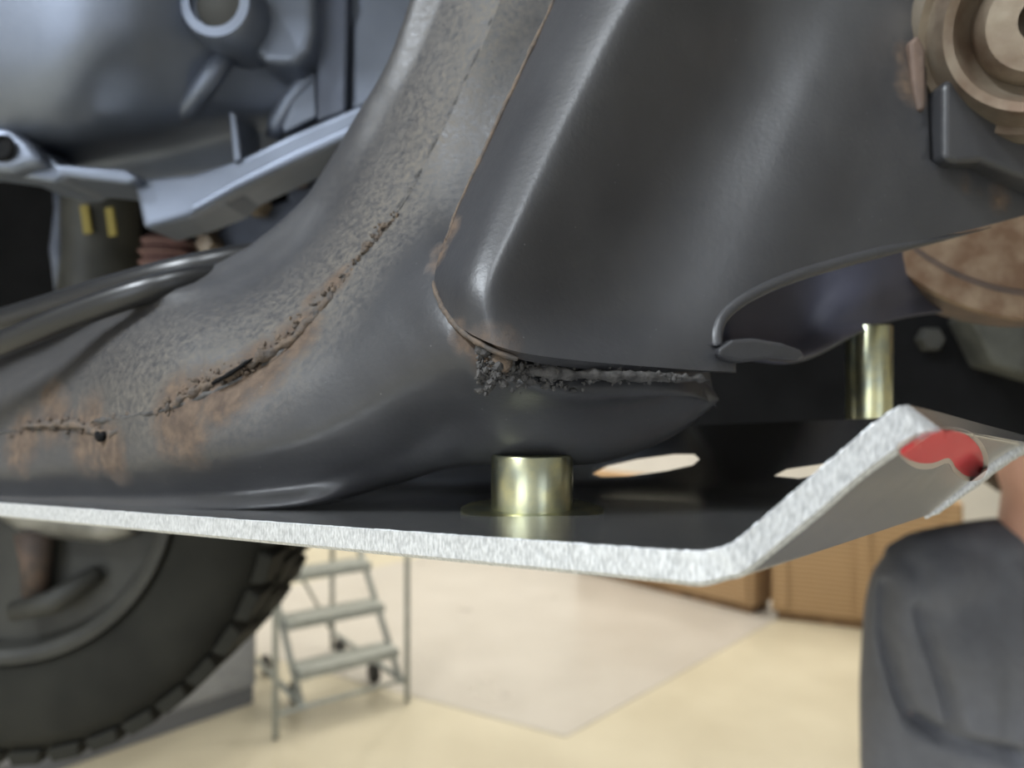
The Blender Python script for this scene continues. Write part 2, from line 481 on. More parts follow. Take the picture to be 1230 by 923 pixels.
sd = gp.modifiers.new('thick', 'SOLIDIFY'); sd.thickness = 0.0042; sd.offset = -1.0 if gp.data.polygons[500].normal.y < 0 else 1.0
if gp.data.polygons[500].normal.y > 0:
    sd.offset = 1.0
bake(gp)
# opening cut into the lower edge
oc = [(890,419),(857,417),(857,400),(863,382),(878,366),(905,349),(950,330),(1010,312),(1065,298),(1130,284),(1190,270),(1340,228),(1340,560),(884,560),(884,435)]
ocp = spline([Vector((x, y, 0)) for x, y in oc[1:12]], 6)
oc = [oc[0]] + [(p.x, p.y) for p in ocp] + oc[12:]
oc_ = prism('opening_cutter', [P(x, y, 0.24) for x, y in oc], 0.0, M['black'], vec=(0, 0, 0))
for i_, v_ in enumerate(oc_.data.vertices):
    x_, y_ = oc[i_ % len(oc)]; v_.co = P(x_, y_, 0.24 if i_ < len(oc) else 0.50)
fix_normals(oc_.data)
bo = gp.modifiers.new('opening', 'BOOLEAN'); bo.operation = 'DIFFERENCE'; bo.object = oc_; bo.solver = 'EXACT'
bake(gp); bpy.data.objects.remove(oc_)
# narrow upright slot beside the bushing collar
sc_ = cutter('slot_cutter', [(1112, 66), (1119, 56), (1128, 68), (1134, 120), (1134, 190), (1126, 199), (1117, 192)], 0.30, 0.44)
bo = gp.modifiers.new('slot', 'BOOLEAN'); bo.operation = 'DIFFERENCE'; bo.object = sc_; bo.solver = 'EXACT'
bake(gp)
bpy.data.objects.remove(sc_)
for p in gp.data.polygons: p.use_smooth = True
m_ = gp.modifiers.new('edge', 'EDGE_SPLIT'); m_.split_angle = math.radians(50)
_bg = BVHTree.FromPolygons([v.co.copy() for v in gp.data.vertices], [tuple(p.vertices) for p in gp.data.polygons])
rim = []
C_ = Vector((0, 0, CZ))
for i_ in range(len(ocp)):
    a_ = ocp[max(i_ - 1, 0)]; b_ = ocp[min(i_ + 1, len(ocp) - 1)]
    t_ = (b_ - a_).normalized(); n_ = Vector((t_.y, -t_.x, 0))
    x_, y_ = ocp[i_].x + n_.x * 3, ocp[i_].y + n_.y * 3
    if x_ > 1200: break
    h = _bg.ray_cast(C_, (P(x_, y_, 1) - C_).normalized())[0]
    if h: rim.append(P(ocp[i_].x - n_.x * 3, ocp[i_].y - n_.y * 3, h.y + 0.0022))
tube('opening_rim', rim, [0.0028 if i_ < len(rim) - 14 else 0.0028 - 0.0002 * (i_ - len(rim) + 14) for i_ in range(len(rim))], M['frame'], cm, 12)
RP2 = RP; RP = RP + [(P(1108, 95, .355), .014), (P(1100, 60, .355), .010), (P(1180, 215, .36), .010), (P(1215, 235, .37), .012)]
paint_attr(gp, 0.022)

# welds
def bead(name, pts, r, m, wob, par=cm, n=14, sc=260, seg=10):
    q = spline([P(x, y, d * fpx(x)) for x, y, d in pts], n)
    rr = [r * (0.35 + 0.65 * math.sin(math.pi * (i + 0.5) / len(q)) ** 0.35) for i in range(len(q))]
    return tube(name, q, rr, m, par, seg, wob, sc)
bead('weld_bead', [c[-1] for c in LO[0:0]] + [(-60,527,.502),(70,512,.457),(200,492,.402),(318,440,.362),(375,385,.337),(425,320,.327),(478,255,.327),(510,200,.334),(550,120,.340),(590,30,.347),(625,-70,.357)], 0.0013, M['weld'], 0.0016, sc=210)
bead('weld_bead', [(205,490,.398),(250,462,.381),(300,438,.364),(340,415,.351),(372,386,.338),(405,350,.329)], 0.0022, M['weldrust'], 0.0028, sc=260)
bead('weld_bead', [(30,512,.465),(90,510,.445),(125,522,.428),(150,515,.419)], 0.0020, M['weldrust'], 0.0026, sc=240)
bead('seam_ridge', [(536,288,.2815),(550,250,.2895),(580,185,.300),(610,120,.3115),(640,55,.321),(662,8,.3275),(690,-60,.335)], 0.0009, M['weldrust'], 0.0006)
bead('weld_bead', [(600,446,.2510),(650,448,.2535),(700,450,.2605),(760,452,.2695),(820,455,.284),(850,455,.294)], 0.0019, M['weld'], 0.0016, sc=260)
cv = []; cf = []
ico = bmesh.new(); bmesh.ops.create_icosphere(ico, subdivisions=1, radius=1.0)
iv = [v.co.copy() for v in ico.verts]; ifc = [tuple(v.index for v in f.verts) for f in ico.faces]; ico.free()
rc = random.Random(5)
for k in range(420):
    t = rc.random() ** 1.7
    px = 575 + 250 * t; py = 447 + 7 * t + rc.gauss(0, 1) * (11 * (1 - t) + 2)
    d = 0.2465 + max(0, px - 600) / 225 * 0.034 + rc.random() * 0.002 - (0.001 if py > 440 else 0)
    r = rc.choice((.0004, .0006, .0008, .0013)) * (1.1 - 0.5 * t)
    c_ = P(px, py, d); o_ = len(cv)
    sx, sy, sz = (0.6 + rc.random() for _ in range(3))
    cv += [c_ + Vector((v.x * sx, v.y * sy, v.z * sz)) * r * (0.8 + 0.4 * rc.random()) for v in iv]
    cf += [tuple(i + o_ for i in f) for f in ifc]
rv = []; rfc = []
path = [Vector((x, y, d * fpx(x))) for x, y, d in ((10,522,.475),(60,508,.457),(110,514,.435),(160,503,.417),(205,490,.396),(250,464,.379),(300,439,.362),(340,414,.350),(372,386,.337),(405,350,.328),(440,300,.3235),(478,255,.322))]
for k in range(520):
    t = rc.random() * (len(path) - 1.001); i_ = int(t); q = path[i_].lerp(path[i_ + 1], t - i_)
    sp = 9 if 4 <= i_ <= 8 else 5
    c_ = P(q.x + rc.gauss(0, sp * 0.7), q.y + rc.gauss(0, sp * 0.8), q.z + 0.0012)
    r = rc.choice((.0004, .0006, .0009, .0014)); o_ = len(rv)
    sx, sy, sz = (0.6 + rc.random() for _ in range(3))
    rv += [c_ + Vector((v.x * sx, v.y * sy, v.z * sz)) * r * (0.8 + 0.4 * rc.random()) for v in iv]
    rfc += [tuple(i + o_ for i in f) for f in ifc]
dr = link('rust_flakes', mesh('rust_flakes', rv, rfc), M['weldrust'], cm, smooth=False); dr['kind'] = 'stuff'
dc = link('dirt_crumbs', mesh('dirt_crumbs', cv, cf), M['weld'], cm, smooth=False); dc['kind'] = 'stuff'
bead('weld_bead', [(521,338,.2745),(524,352,.269),(535,375,.262),(560,402,.2505),(590,420,.2445),(622,432,.2445)], 0.0011, M['weldrust'], 0.0005)
# clump of caked dirt at the weld end
lathe('weld_plug', [(0.0001, -0.0016), (0.0022, -0.0014), (0.0036, -0.0006), (0.0041, 0.001), (0.0043, 0.004)], P(601, 435, 0.2472), (0.1, 1, -0.1), M['weldrust'], cm, 24)
# open seam crack and drip holes along the weld
bead('seam_gap', [(255,461,.372),(278,448,.3655),(303,431,.3615)], 0.0010, M['black'], 0.0003)
bead('drain_hole', [(116,521,.426),(122,526,.424),(126,520,.424)], 0.0022, M['black'], 0.0006)
# bottom flange tongue right of the cut-out
tg = [(862,421,.287),(880,408,.290),(905,406,.295),(940,412,.302),(962,420,.308),(968,428,.310),(958,434,.307),(925,432,.300),(890,436,.293),(865,430,.288)]
prism('flange_tongue', [P(*p) for p in tg], 0.012, M['frame'], cm, 0.0015)
# far wall of the box seen through the cut-out
RW = [[(840,250,.40),(960,250,.46),(1060,250,.48),(1180,250,.56),(1300,250,.60)],
      [(850,340,.40),(960,340,.455),(1060,330,.47),(1180,320,.55),(1300,310,.59)],
      [(860,405,.395),(955,405,.44),(1030,372,.455),(1165,352,.54),(1300,345,.58)],
      [(880,432,.37),(965,434,.41),(1015,412,.43),(1062,388,.47),(1168,372,.53),(1300,362,.57)]]
RW[3].pop(2)
g = surf([[P(*p) for p in r] for r in RW], 8, 8)
rw = link('rear_wall', gridmesh('rear_wall', g), mat('blue_black_paint', (0.045, 0.045, 0.062), 0.5, 0, var=0.2, vscale=20), cm)
sd = rw.modifiers.new('thick', 'SOLIDIFY'); sd.thickness = 0.004

# ------------------------------------------------------------------ skid plate
sk = empty('skid_plate', P(640, 690, 0.3), 'bare aluminium skid plate with rough cut bright edge below the black crossmember', 'skid plate')
T = 0.008
def dflat(px): return FPX * T / (17.5 + 0.0306 * px)
top = [(px, 604 + (px) * 0.0699, dflat(px)) for px in (-120, 0, 120, 250, 390, 520, 640, 740, 800)]
top += [(835, 661.5, .1652), (860, 659, .1638), (880, 651, .163), (905, 631, .163), (955, 588, .163), (1005, 545, .163), (1045, 511, .163), (1068, 494, .1635), (1086, 487, .165), (1106, 490, .176), (1138, 498, .205), (1185, 511, .262), (1245, 527, .345)]
bt = [(px, 621.5 + px * 0.100, dflat(px)) for px in (-120, 0, 120, 250, 390, 520, 640, 740, 800)]
bt += [(840, 705.5, .1652), (872, 698, .1638), (893, 692, .163), (925, 668, .163), (983, 621, .163), (1035, 576, .163), (1080, 544, .163), (1105, 529, .1635), (1127, 519, .165), (1143, 517, .176), (1166, 520, .205), (1203, 526, .262), (1254, 536, .345)]
NT = spline([P(*p) for p in top], 24); NB = spline([P(*p) for p in bt], 24)
V = Vector((0.62, 0.785, -0.08)).normalized()
n_i = len(NT); i_ramp0 = 24 * 11
verts = []; faces = []; mids = []
I_R = 24 * 10; I_T = 24 * 17
def ext(i):
    if i < I_R: return 0.275
    if i < I_T: return 0.235
    return max(0.004, 0.235 - (NB[i] - NB[I_T]).dot(V))
RWS = 0
for i in range(n_i):
    a, b = NT[i], NB[i]; dn = (b - a)
    K = ext(i); fl = 1.0 if i < I_R else 0.0
    jag = noise.noise(a * 700) * 0.00022
    chain = []
    for k in (1.0, 0.93, 0.86, 0.79, 0.45, 0.2, 0.05):
        s = K * k
        up_ = fl * max(0.0, s - 0.225) * 0.85
        chain.append(a + V * s + Vector((0, 0, up_)))
    chain.append(a - dn * (jag / T) + V * 0.0004)
    chain.append(a + dn * 0.04 + V * 0.0)
    chain.append(a + dn * 0.3 + V * (noise.noise(a * 500) * 0.0002)); chain.append(a + dn * 0.6)
    chain.append(a + dn * (0.86 + 0.02 * noise.noise(a * 300)))
    chain.append(b + V * 0.0012)
    for k in (0.05, 0.2, 0.45, 0.79, 0.86, 0.93, 1.0):
        s = K * k
        up_ = fl * max(0.0, s - 0.225) * 0.85
        chain.append(b + V * s + Vector((0, 0, up_)))
    RWS = len(chain); verts += chain
for i in range(n_i - 1):
    for k in range(RWS):
        k2 = (k + 1) % RWS
        faces.append((i * RWS + k, (i + 1) * RWS + k, (i + 1) * RWS + k2, i * RWS + k2)); mids.append(1 if (6 < k < 12 and i < I_T + 8) or k == RWS - 1 else 0)  # turned upper edge takes the mill finish to stand in for shadow
faces.append(tuple(range(RWS))); faces.append(tuple(range((n_i - 1) * RWS, n_i * RWS))); mids += [1, 1]
me = mesh('plate', verts, faces)
pl = link('plate', me, [M['alu'], M['cut']], sk)
for p, mi in zip(me.polygons, mids): p.material_index = mi
fix_normals(me)
# oblong holes through the turned-up far side
for hole in ([(712,569),(730,560),(765,552),(810,546),(834,546),(840,552),(832,559),(800,566),(755,572),(722,573)],
             [(930,572),(945,564),(985,558),(1010,555),(1016,560),(1006,566),(960,575)]):
    ct = cutter('hole_cutter', hole, 0.33, 0.75)
    bo = pl.modifiers.new('hole', 'BOOLEAN'); bo.operation = 'DIFFERENCE'; bo.object = ct; bo.solver = 'EXACT'
    bake(pl); bpy.data.objects.remove(ct)
for p in pl.data.polygons: p.use_smooth = True
m_ = pl.modifiers.new('edge', 'EDGE_SPLIT'); m_.split_angle = math.radians(28)
# rolled bright lip at the far end of the ramp
lip = []
for i in range(24 * 10 + 8, I_T + 60, 6):
    lip.append(NB[i] + V * (ext(i) - 0.001) + Vector((0.0, 0, -0.0006)))
tube('cut_lip', lip, [0.0034 * min(1.0, 0.15 + i * 0.06) for i in range(len(lip))], M['cut'], sk, 10, 0.0008, 300)
# red crescent reflection, painted as a film on the underside of the ramp
from mathutils.bvhtree import BVHTree
_bv = BVHTree.FromPolygons([v.co.copy() for v in pl.data.vertices], [tuple(p.vertices) for p in pl.data.polygons])
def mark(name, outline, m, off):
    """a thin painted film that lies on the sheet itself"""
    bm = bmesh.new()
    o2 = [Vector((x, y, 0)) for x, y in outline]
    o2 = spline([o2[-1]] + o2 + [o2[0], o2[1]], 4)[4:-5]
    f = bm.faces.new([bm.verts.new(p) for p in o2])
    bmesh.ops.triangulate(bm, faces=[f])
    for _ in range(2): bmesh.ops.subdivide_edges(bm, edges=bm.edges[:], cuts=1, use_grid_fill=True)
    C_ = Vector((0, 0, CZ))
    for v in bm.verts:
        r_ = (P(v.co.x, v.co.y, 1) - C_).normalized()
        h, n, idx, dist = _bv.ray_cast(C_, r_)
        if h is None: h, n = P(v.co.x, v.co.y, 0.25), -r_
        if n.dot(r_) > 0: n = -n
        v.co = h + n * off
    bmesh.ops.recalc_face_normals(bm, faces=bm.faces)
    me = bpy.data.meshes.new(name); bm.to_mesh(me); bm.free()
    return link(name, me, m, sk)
mark('reflection_border', [(1076,538),(1100,522),(1130,515),(1158,517),(1178,530),(1187,552),(1181,574),(1162,578),(1146,568),(1138,556),(1118,563),(1095,560)], M['pale'], 0.0002)
o = mark('red_reflection', [(1079,541),(1102,526),(1130,518),(1155,520),(1172,532),(1180,552),(1175,570),(1160,571),(1148,562),(1138,549),(1118,555),(1097,553)], M['red'], 0.0005)
o['label'] = 'painted red crescent reflection with a pale border'

# ------------------------------------------------------------------ spacers between plate and frame
def on_plate(px, py):
    o_ = NT[24]; n_ = (NT[24 * 8] - NT[24]).cross(V).normalized(); C_ = Vector((0, 0, CZ)); r_ = P(px, py, 1) - C_
    return (o_ - C_).dot(n_) / r_.dot(n_)
def spacer(px, y0, y1, d, wpx, label, flange=True):
    r = wpx / 2 / FPX * d
    base = P(px, y1, d); h = (y1 - y0) / FPX * d
    e = empty('bolt_spacer', base, label, 'spacer', 'zinc spacers of the skid plate')
    lathe('sleeve', [(r * 0.96, 0), (r, 0.0006), (r, h - 0.0006), (r * 0.97, h)], base, (0, 0, 1), M['zinc'], e, 48)
    if flange:
        lathe('washer', [(r * 1.68, -0.0025), (r * 1.75, -0.002), (r * 1.75, 0.0006), (r * 1.68, 0.0012), (r * 0.9, 0.0012)], base, (0, 0, 1), M['zinc'], e, 48)
    return e
spacer(639, 545, 613, on_plate(639, 616), 98, 'short yellow zinc spacer on a washer under the crossmember')
spacer(1044, 392, 520, 0.46, 52, 'tall zinc spacer behind the bent end of the skid plate', False)

# ------------------------------------------------------------------ bushing at the right
bu = empty('bushing', P(1270, 330, 0.42), 'rusty round bushing with tan collar behind the gusset panel', 'bushing')
ax = Vector((-0.18, -1, 0.05))
c = P(1262, 130, 0.47)
k = 0.47 / FPX * 1.09
lathe('outer_can', [(232*k, 0.05), (236*k, 0.006), (233*k, 0.0), (222*k, -0.002), (206*k, -0.001), (200*k, 0.004), (196*k, 0.012), (120*k, 0.014), (60*k, 0.014), (58*k, 0.05)], c, -ax, M['rust'], bu, 96)
lathe('can_rim', [(237*k, 0.004), (236.5*k, -0.003), (226*k, -0.0045), (212*k, -0.003), (209*k, 0.002)], c, -ax, mat('tan_rust', (0.25, 0.18, 0.12), 0.6, 0.3, col2=(0.14, 0.08, 0.045), vscale=60, bump=0.5, bscale=150), bu, 96)
c2_ = P(1254, 22, 0.335); k = 0.335 / FPX * 0.9
lathe('collar', [(168*k, 0.04), (166*k, 0.012), (160*k, 0.006), (148*k, 0.0), (138*k, 0.002), (128*k, -0.006), (116*k, -0.012), (104*k, -0.010), (96*k, 0.0), (84*k, 0.004), (78*k, -0.004), (66*k, -0.008), (30*k, -0.008), (28*k, 0.04)], c2_, Vector((0.62, 1, 0.42)), M['tan'], bu, 96)
# gusset tab between slot and collar, sitting proud of the panel
tab = [(1134,100),(1134,192),(1150,196),(1180,194),(1215,208),(1260,222),(1310,225),(1310,120),(1220,100),(1170,70)]
prism('gusset_tab', [P(x, y, 0.352 + (x - 1134) * 0.00010) for x, y in tab], 0.02, M['bracket'] if False else M['frame'], cm, 0.003)
prism('slot_flange', [P(x, y, 0.357) for x, y in ((1093,50),(1104,40),(1113,60),(1113,132),(1103,134),(1097,100))], 0.008, M['rust'], cm, 0.002)

# ------------------------------------------------------------------ transmission housing, upper left
tr = empty('transmission_housing', P(200, 230, 0.66), 'cast aluminium transmission housing with ribs, bosses and a flange', 'transmission')
CA = [[(-90,-70,.56),(60,-70,.535),(150,-70,.54),(225,-70,.575),(300,-70,.61),(380,-70,.64),(450,-70,.645),(560,-70,.65)],
      [(-90,40,.565),(60,40,.54),(150,35,.55),(228,25,.585),(300,20,.615),(380,20,.645),(450,20,.65),(560,0,.655)],
      [(-90,110,.585),(60,110,.56),(150,100,.575),(235,90,.605),(300,90,.63),(380,90,.655),(450,80,.655),(560,60,.66)],
      [(-90,165,.62),(60,160,.60),(155,150,.61),(240,135,.625),(300,130,.645),(380,125,.662),(450,110,.662),(560,90,.665)],
      [(-90,190,.68),(60,185,.66),(165,178,.665),(245,165,.665),(300,155,.67),(380,145,.675),(450,130,.675),(560,110,.675)],
      [(-90,215,.70),(60,212,.69),(170,215,.69),(250,205,.69),(300,190,.69),(380,165,.69),(450,150,.69),(560,130,.69)]]
g = surf([[P(*p) for p in r] for r in CA], 7, 7)
ca = link('casing', gridmesh('casing', g), M['cast'], tr)
sd = ca.modifiers.new('thick', 'SOLIDIFY'); sd.thickness = 0.006
fl = [(158,214),(172,276),(222,262),(268,244),(284,228),(360,192),(440,156),(540,118),(540,92),(430,126),(350,160),(288,190),(230,208)]
prism('flange', [P(x, y, 0.615) for x, y in fl], 0.06, M['cast'], tr, 0.005)
prism('flange_edge', [P(x, y, 0.607) for x, y in ((222,262),(284,228),(360,192),(440,156),(540,118),(540,104),(436,142),(356,178),(284,214),(228,246))], 0.02, M['cast'], tr, 0.004)
fl2 = [(-90,188),(0,200),(20,212),(66,220),(76,212),(155,222),(168,214),(150,202),(70,196),(40,172),(10,166),(-90,160)]
prism('lower_rim', [P(x, y, 0.60) for x, y in fl2], 0.07, M['cast'], tr, 0.005)
prism('corner_lug', [P(x, y, 0.585) for x, y in ((-20,150),(12,150),(34,170),(52,196),(30,200),(12,206),(-20,205))], 0.03, M['cast'], tr, 0.008)
lathe('lug_hole', [(0.011, 0.0), (0.0085, -0.002), (0.008, 0.012), (0.0001, 0.012)], P(3, 178, 0.583), (0.1, 1, 0), M['black'], tr, 24)
prism('rib', [P(x, y, 0.612) for x, y in ((274,132),(283,136),(290,192),(280,196))], 0.06, M['cast'], tr, 0.002)
tube('diagonal_rib', [P(272, 64, .603), P(252, 95, .600), P(228, 128, .612), P(215, 142, .625)], [.009, .009, .009, .007], M['cast'], tr, 12)
tube('curved_rib', [P(385, 60, .640), P(372, 95, .638), P(350, 122, .64), P(333, 150, .645), P(330, 165, .65)], [.010, .010, .010, .009, .008], M['cast'], tr, 12)
# bolt boss
lathe('bolt_boss', [(0.032, 0.05), (0.030, 0.0), (0.027, -0.006), (0.020, -0.007), (0.0195, 0.0)], P(262, 5, 0.572), (0.05, 1, 0.05), M['cast'], tr, 40)
bo_ = lathe('bolt', [(0.019, 0.01), (0.019, 0.003), (0.0165, 0.001), (0.0001, 0.001)], P(262, 4, 0.568), (0.05, 1, 0.05), M['rim'], tr, 32)
lathe('bolt_head', [(0.0125, 0.01), (0.0125, -0.006), (0.011, -0.0075), (0.0001, -0.0075)], P(260, 0, 0.567), (0.05, 1, 0.05), M['cast'], bo_, 6)
prism('square_boss', [P(x, y, 0.598) for x, y in ((300,-60),(377,-60),(378,35),(372,60),(355,78),(318,76),(303,60))], 0.07, M['cast'], tr, 0.010)
# dark upright bracket beside a pale cover
prism('upright_bracket', [P(x, y, 0.622) for x, y in ((377,-60),(418,-60),(415,134),(380,146))], 0.04, M['bracket'], tr, 0.003)
prism('side_cover', [P(x, y, 0.632) for x, y in ((420,-60),(560,-60),(560,90),(440,128),(419,134),(421,30),(428,10))], 0.05, M['cast'], tr, 0.006)
prism('web', [P(x, y, 0.628) for x, y in ((338,150),(350,120),(372,98),(378,60),(381,140),(340,160))], 0.05, M['cast'], tr, 0.003)

# ------------------------------------------------------------------ parts behind, between housing and leg
br = empty('mount_bracket', P(320, 310, 0.78), 'blue grey bracket with rusty bolts behind the crossmember leg', 'bracket')
prism('bracket_plate', [P(x, y, 0.78) for x, y in ((255,262),(300,252),(345,240),(340,205),(390,185),(470,185),(470,340),(240,340))], 0.03, M['bracket'], br, 0.004)
for (x, y, r, mm) in ((240,272,.011,'rust'),(247,293,.011,'tan'),(303,243,.013,'tan'),(352,208,.012,'rust')):
    b_ = lathe('bolt', [(r, 0.02), (r, 0.0), (r * 0.8, -0.004), (0.0001, -0.005)], P(x, y, 0.755), (0.1, 1, 0), M[mm], br, 6)
bt_ = empty('rubber_boot', P(200, 325, 0.8), 'dusty red rubber boot below the housing flange', 'boot')
lathe('boot_body', [(.024, 0), (.030, .006), (.025, .012), (.031, .018), (.025, .024), (.029, .030), (.022, .036), (.0001, .040)], P(202, 325, 0.8), (0.05, 0, 1), M['boot'], bt_, 32)
lathe('clamp', [(.026, -0.004), (.027, 0.0), (.026, 0.004)], P(202, 325, 0.8), (0.05, 0, 1), M['steel'], bt_, 32)
sh = empty('shock_absorber', P(110, 370, 0.95), 'dark shock absorber with yellow paint dabs behind the crossmember leg', 'shock absorber')
lathe('body_tube', [(.045, -0.08), (.045, 0.12), (.03, 0.13), (.03, 0.25)], P(118, 330, 0.92), (0.04, 0, 1), mat('dark_shock', (0.05, 0.05, 0.045), .5, .2, var=.3), sh, 40)
for (x, y) in ((102, 265), (132, 268)):
    prism('paint_dab', [P(x + a, y + b, 0.868) for a, b in ((-7,-18),(3,-20),(8,14),(-2,16))], 0.004, M['yellow'], sh, 0.001)
tube('brake_line', [P(72, 200, .9), P(76, 250, .9), P(70, 300, .89), P(78, 360, .9)], 0.010, M['bracket'], sh, 10)
M['hose'] = mat('glossy_black_hose', (0.014, 0.014, 0.015), 0.35, 0)
for lab, pts, r_ in (('upper glossy black hose lying over the crossmember leg', [(-90,410,.48),(0,388,.455),(130,350,.415),(230,324,.40),(330,305,.42)], .0085),
                     ('lower glossy black hose lying over the crossmember leg', [(-90,446,.435),(0,414,.405),(90,378,.388),(190,345,.382),(290,325,.41)], .0070)):
    ho = tube('hose', spline([P(*p) for p in pts], 10), r_, M['hose'], None, 16)
    tag(ho, lab, 'hose', 'hoses over the crossmember leg')
# frame rail across the back, dark
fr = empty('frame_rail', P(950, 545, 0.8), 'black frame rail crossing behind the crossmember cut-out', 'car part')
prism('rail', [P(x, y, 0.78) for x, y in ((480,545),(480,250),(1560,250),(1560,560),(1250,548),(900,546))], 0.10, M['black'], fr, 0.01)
lathe('bolt', [(0.014, 0.02), (0.014, -0.004), (0.011, -0.008), (0.0001, -0.008)], P(1117, 408, 0.775), (0, 1, 0), M['rim'], fr, 6)
prism('rail_gusset', [P(x, y, 0.74) for x, y in ((1165,380),(1300,370),(1300,470),(1195,440))], 0.05, mat('olive_dirt', (0.05, 0.05, 0.042), .8, 0, var=.4, vscale=30), fr, 0.005)
# vehicle floor pan overhead and far side
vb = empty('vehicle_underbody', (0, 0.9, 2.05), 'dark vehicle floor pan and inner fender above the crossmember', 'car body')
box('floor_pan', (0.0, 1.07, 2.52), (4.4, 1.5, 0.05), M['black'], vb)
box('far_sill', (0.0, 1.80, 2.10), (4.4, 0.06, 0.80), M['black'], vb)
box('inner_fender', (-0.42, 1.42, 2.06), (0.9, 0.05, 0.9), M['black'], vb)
box('shade_panel', (-0.75, 0.74, 2.215), (1.4, 0.58, 0.015), M['black'], vb)  # unseen panel added to shade the top of the transmission
prism('shade_sheet', [P(x, y, 1.0) for x, y in ((-420,100),(260,100),(260,560),(150,590),(-420,590))], 0.01, M['black'], vb, 0.003)  # black sheet added to stand for the unlit space above the wheel
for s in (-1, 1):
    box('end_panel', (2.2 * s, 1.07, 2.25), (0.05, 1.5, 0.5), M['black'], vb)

# ------------------------------------------------------------------ wheel
WX, WY, WZ = P(-2, 590, 1.04)
wh = empty('wheel', (WX, WY, WZ - 0.40), 'black off-road tyre on a dark rim hanging below the skid plate', 'wheel')
c = Vector((WX, WY, WZ)); yax = (0, 1, 0)
lathe('tyre', [(.232, .035), (.236, .018), (.250, .012), (.262, .004), (.30, -.006), (.345, -.002), (.368, .012), (.380, .035), (.386, .07), (.386, .20), (.380, .235), (.368, .258), (.345, .272), (.30, .276), (.262, .268), (.236, .25), (.232, .235)], c, yax, M['rubber'], wh, 96, closed=True)
lathe('rim', [(.236, .028), (.240, .012), (.247, .008), (.246, .002), (.236, .000), (.226, .006), (.222, .02), (.205, .05), (.200, .12), (.215, .2), (.23, .24), (.225, .245), (.205, .21), (.19, .12), (.05, .17), (.0001, .17)], c, yax, M['rim'], wh, 96)
lathe('brake_disc', [(.165, .10), (.165, .085), (.160, .083), (.10, .083), (.095, .06), (.05, .058), (.0001, .058)], c, yax, M['rim'], wh, 64)
# shoulder lugs
lug = bpy.data.meshes.new('tread_block')
bm = bmesh.new(); bmesh.ops.create_cube(bm, size=1)
for v in bm.verts:
    v.co = Vector((v.co.x * 0.048, v.co.y * 0.075, v.co.z * 0.020))
    if v.co.z > 0: v.co.x *= 0.82; v.co.y *= 0.9
bmesh.ops.bevel(bm, geom=bm.edges[:], offset=0.002, segments=1, affect='EDGES')
bm.to_mesh(lug); bm.free(); lug.materials.append(M['rubber'])
for side, yy in ((0, 0.045), (1, 0.135), (2, 0.225)):
    for i in range(42):
        a = 2 * math.pi * (i + 0.5 * (side % 2)) / 42
        o = bpy.data.objects.new('tread_block', lug); COL.objects.link(o); o.parent = wh
        o.location = Vector((math.cos(a) * .3845, yy, math.sin(a) * .3845)) + Vector((0, 0, 0.40))
        o.rotation_euler = (0.0, math.pi / 2 - a, 0)
kn = tube('steering_knuckle', [c + Vector((-.10, .05, .10)), c + Vector((-.02, .03, .03)), c + Vector((.05, .02, -.03)), c + Vector((.15, .01, -.045)), c + Vector((.19, .0, -.04))], [.05, .055, .04, .03, .022], M['steel'], wh, 16)
tube('lower_ball_joint', [c + Vector((.045, .01, -.06)), c + Vector((.05, .005, -.10)), c + Vector((.045, .01, -.15))], [.026, .020, .016], M['rust'], wh, 14)
tube('tie_rod_end', [c + Vector((.02, .0, -.17)), c + Vector((.08, .0, -.155)), c + Vector((.13, .02, -.12))], [.014, .018, .012], M['rim'], wh, 12)
lathe('dust_shield', [(.18, .075), (.185, .07), (.18, .066), (.06, .055), (.0001, .055)], c + Vector((0, 0.0, 0)), yax, M['black'], wh, 48)

# ------------------------------------------------------------------ rolling ladder
M['lad'] = mat('grey_ladder_paint', (0.36, 0.38, 0.36), 0.5, 0.1, var=0.1)
M['cast_r'] = mat('black_castor', (0.03, 0.03, 0.03), 0.6)
fl_ = floor_pt(331, 888); fr_ = floor_pt(496, 858)
wdir = Vector((math.cos(math.radians(36)), math.sin(math.radians(36)), 0)); bdir = Vector((-wdir.y, wdir.x, 0))       # bdir points away, up the stairs
LW = 0.74
lad = empty('rolling_ladder', (fl_ + fr_) / 2, 'grey rolling step ladder on castors behind the wheel', 'ladder')
def LP(a, b, z): return fl_ + wdir * (a * LW) + bdir * b + Vector((0, 0, z))
tr_ = 0.016
for a in (0, 1):
    tube('handrail', [LP(a, 0, 0), LP(a, 0, 1.05), LP(a, 0.05, 1.12), LP(0.2 if a == 0 else 1, 1.0, 2.05)], tr_, M['lad'], lad, 10)
    aa = 0.2 if a == 0 else 0.97
    tube('rear_post', [LP(aa, 1.02, 0.0), LP(aa, 1.02, 2.05)], tr_, M['lad'], lad, 10)
    tube('base_rail', [LP(aa, 0, 0.12), LP(aa, 1.02, 0.12)], tr_, M['lad'], lad, 10)
    tube('stringer', [LP(aa, 0.03, 0.10), LP(aa, 1.0, 1.24)], 0.018, M['lad'], lad, 10)
tube('base_rail', [LP(0, 0, 0.12), LP(1, 0.02, 0.12)], 0.012, M['lad'], lad, 10)
tube('rear_brace', [LP(0.2, 1.02, 0.12), LP(0.97, 1.02, 1.2)], 0.012, M['lad'], lad, 8)
tube('rear_brace', [LP(0.97, 1.02, 0.12), LP(0.2, 1.02, 1.2)], 0.012, M['lad'], lad, 8)
R_ = Matrix.Rotation(math.atan2(wdir.y, wdir.x), 4, 'Z')
for i in range(5):
    b = 0.14 + i * 0.18; z = 0.26 + i * 0.21
    box('step', LP(0.585, b, z), (LW * 0.78, 0.17, 0.05), M['lad'], lad, rot=R_, b=0.006)
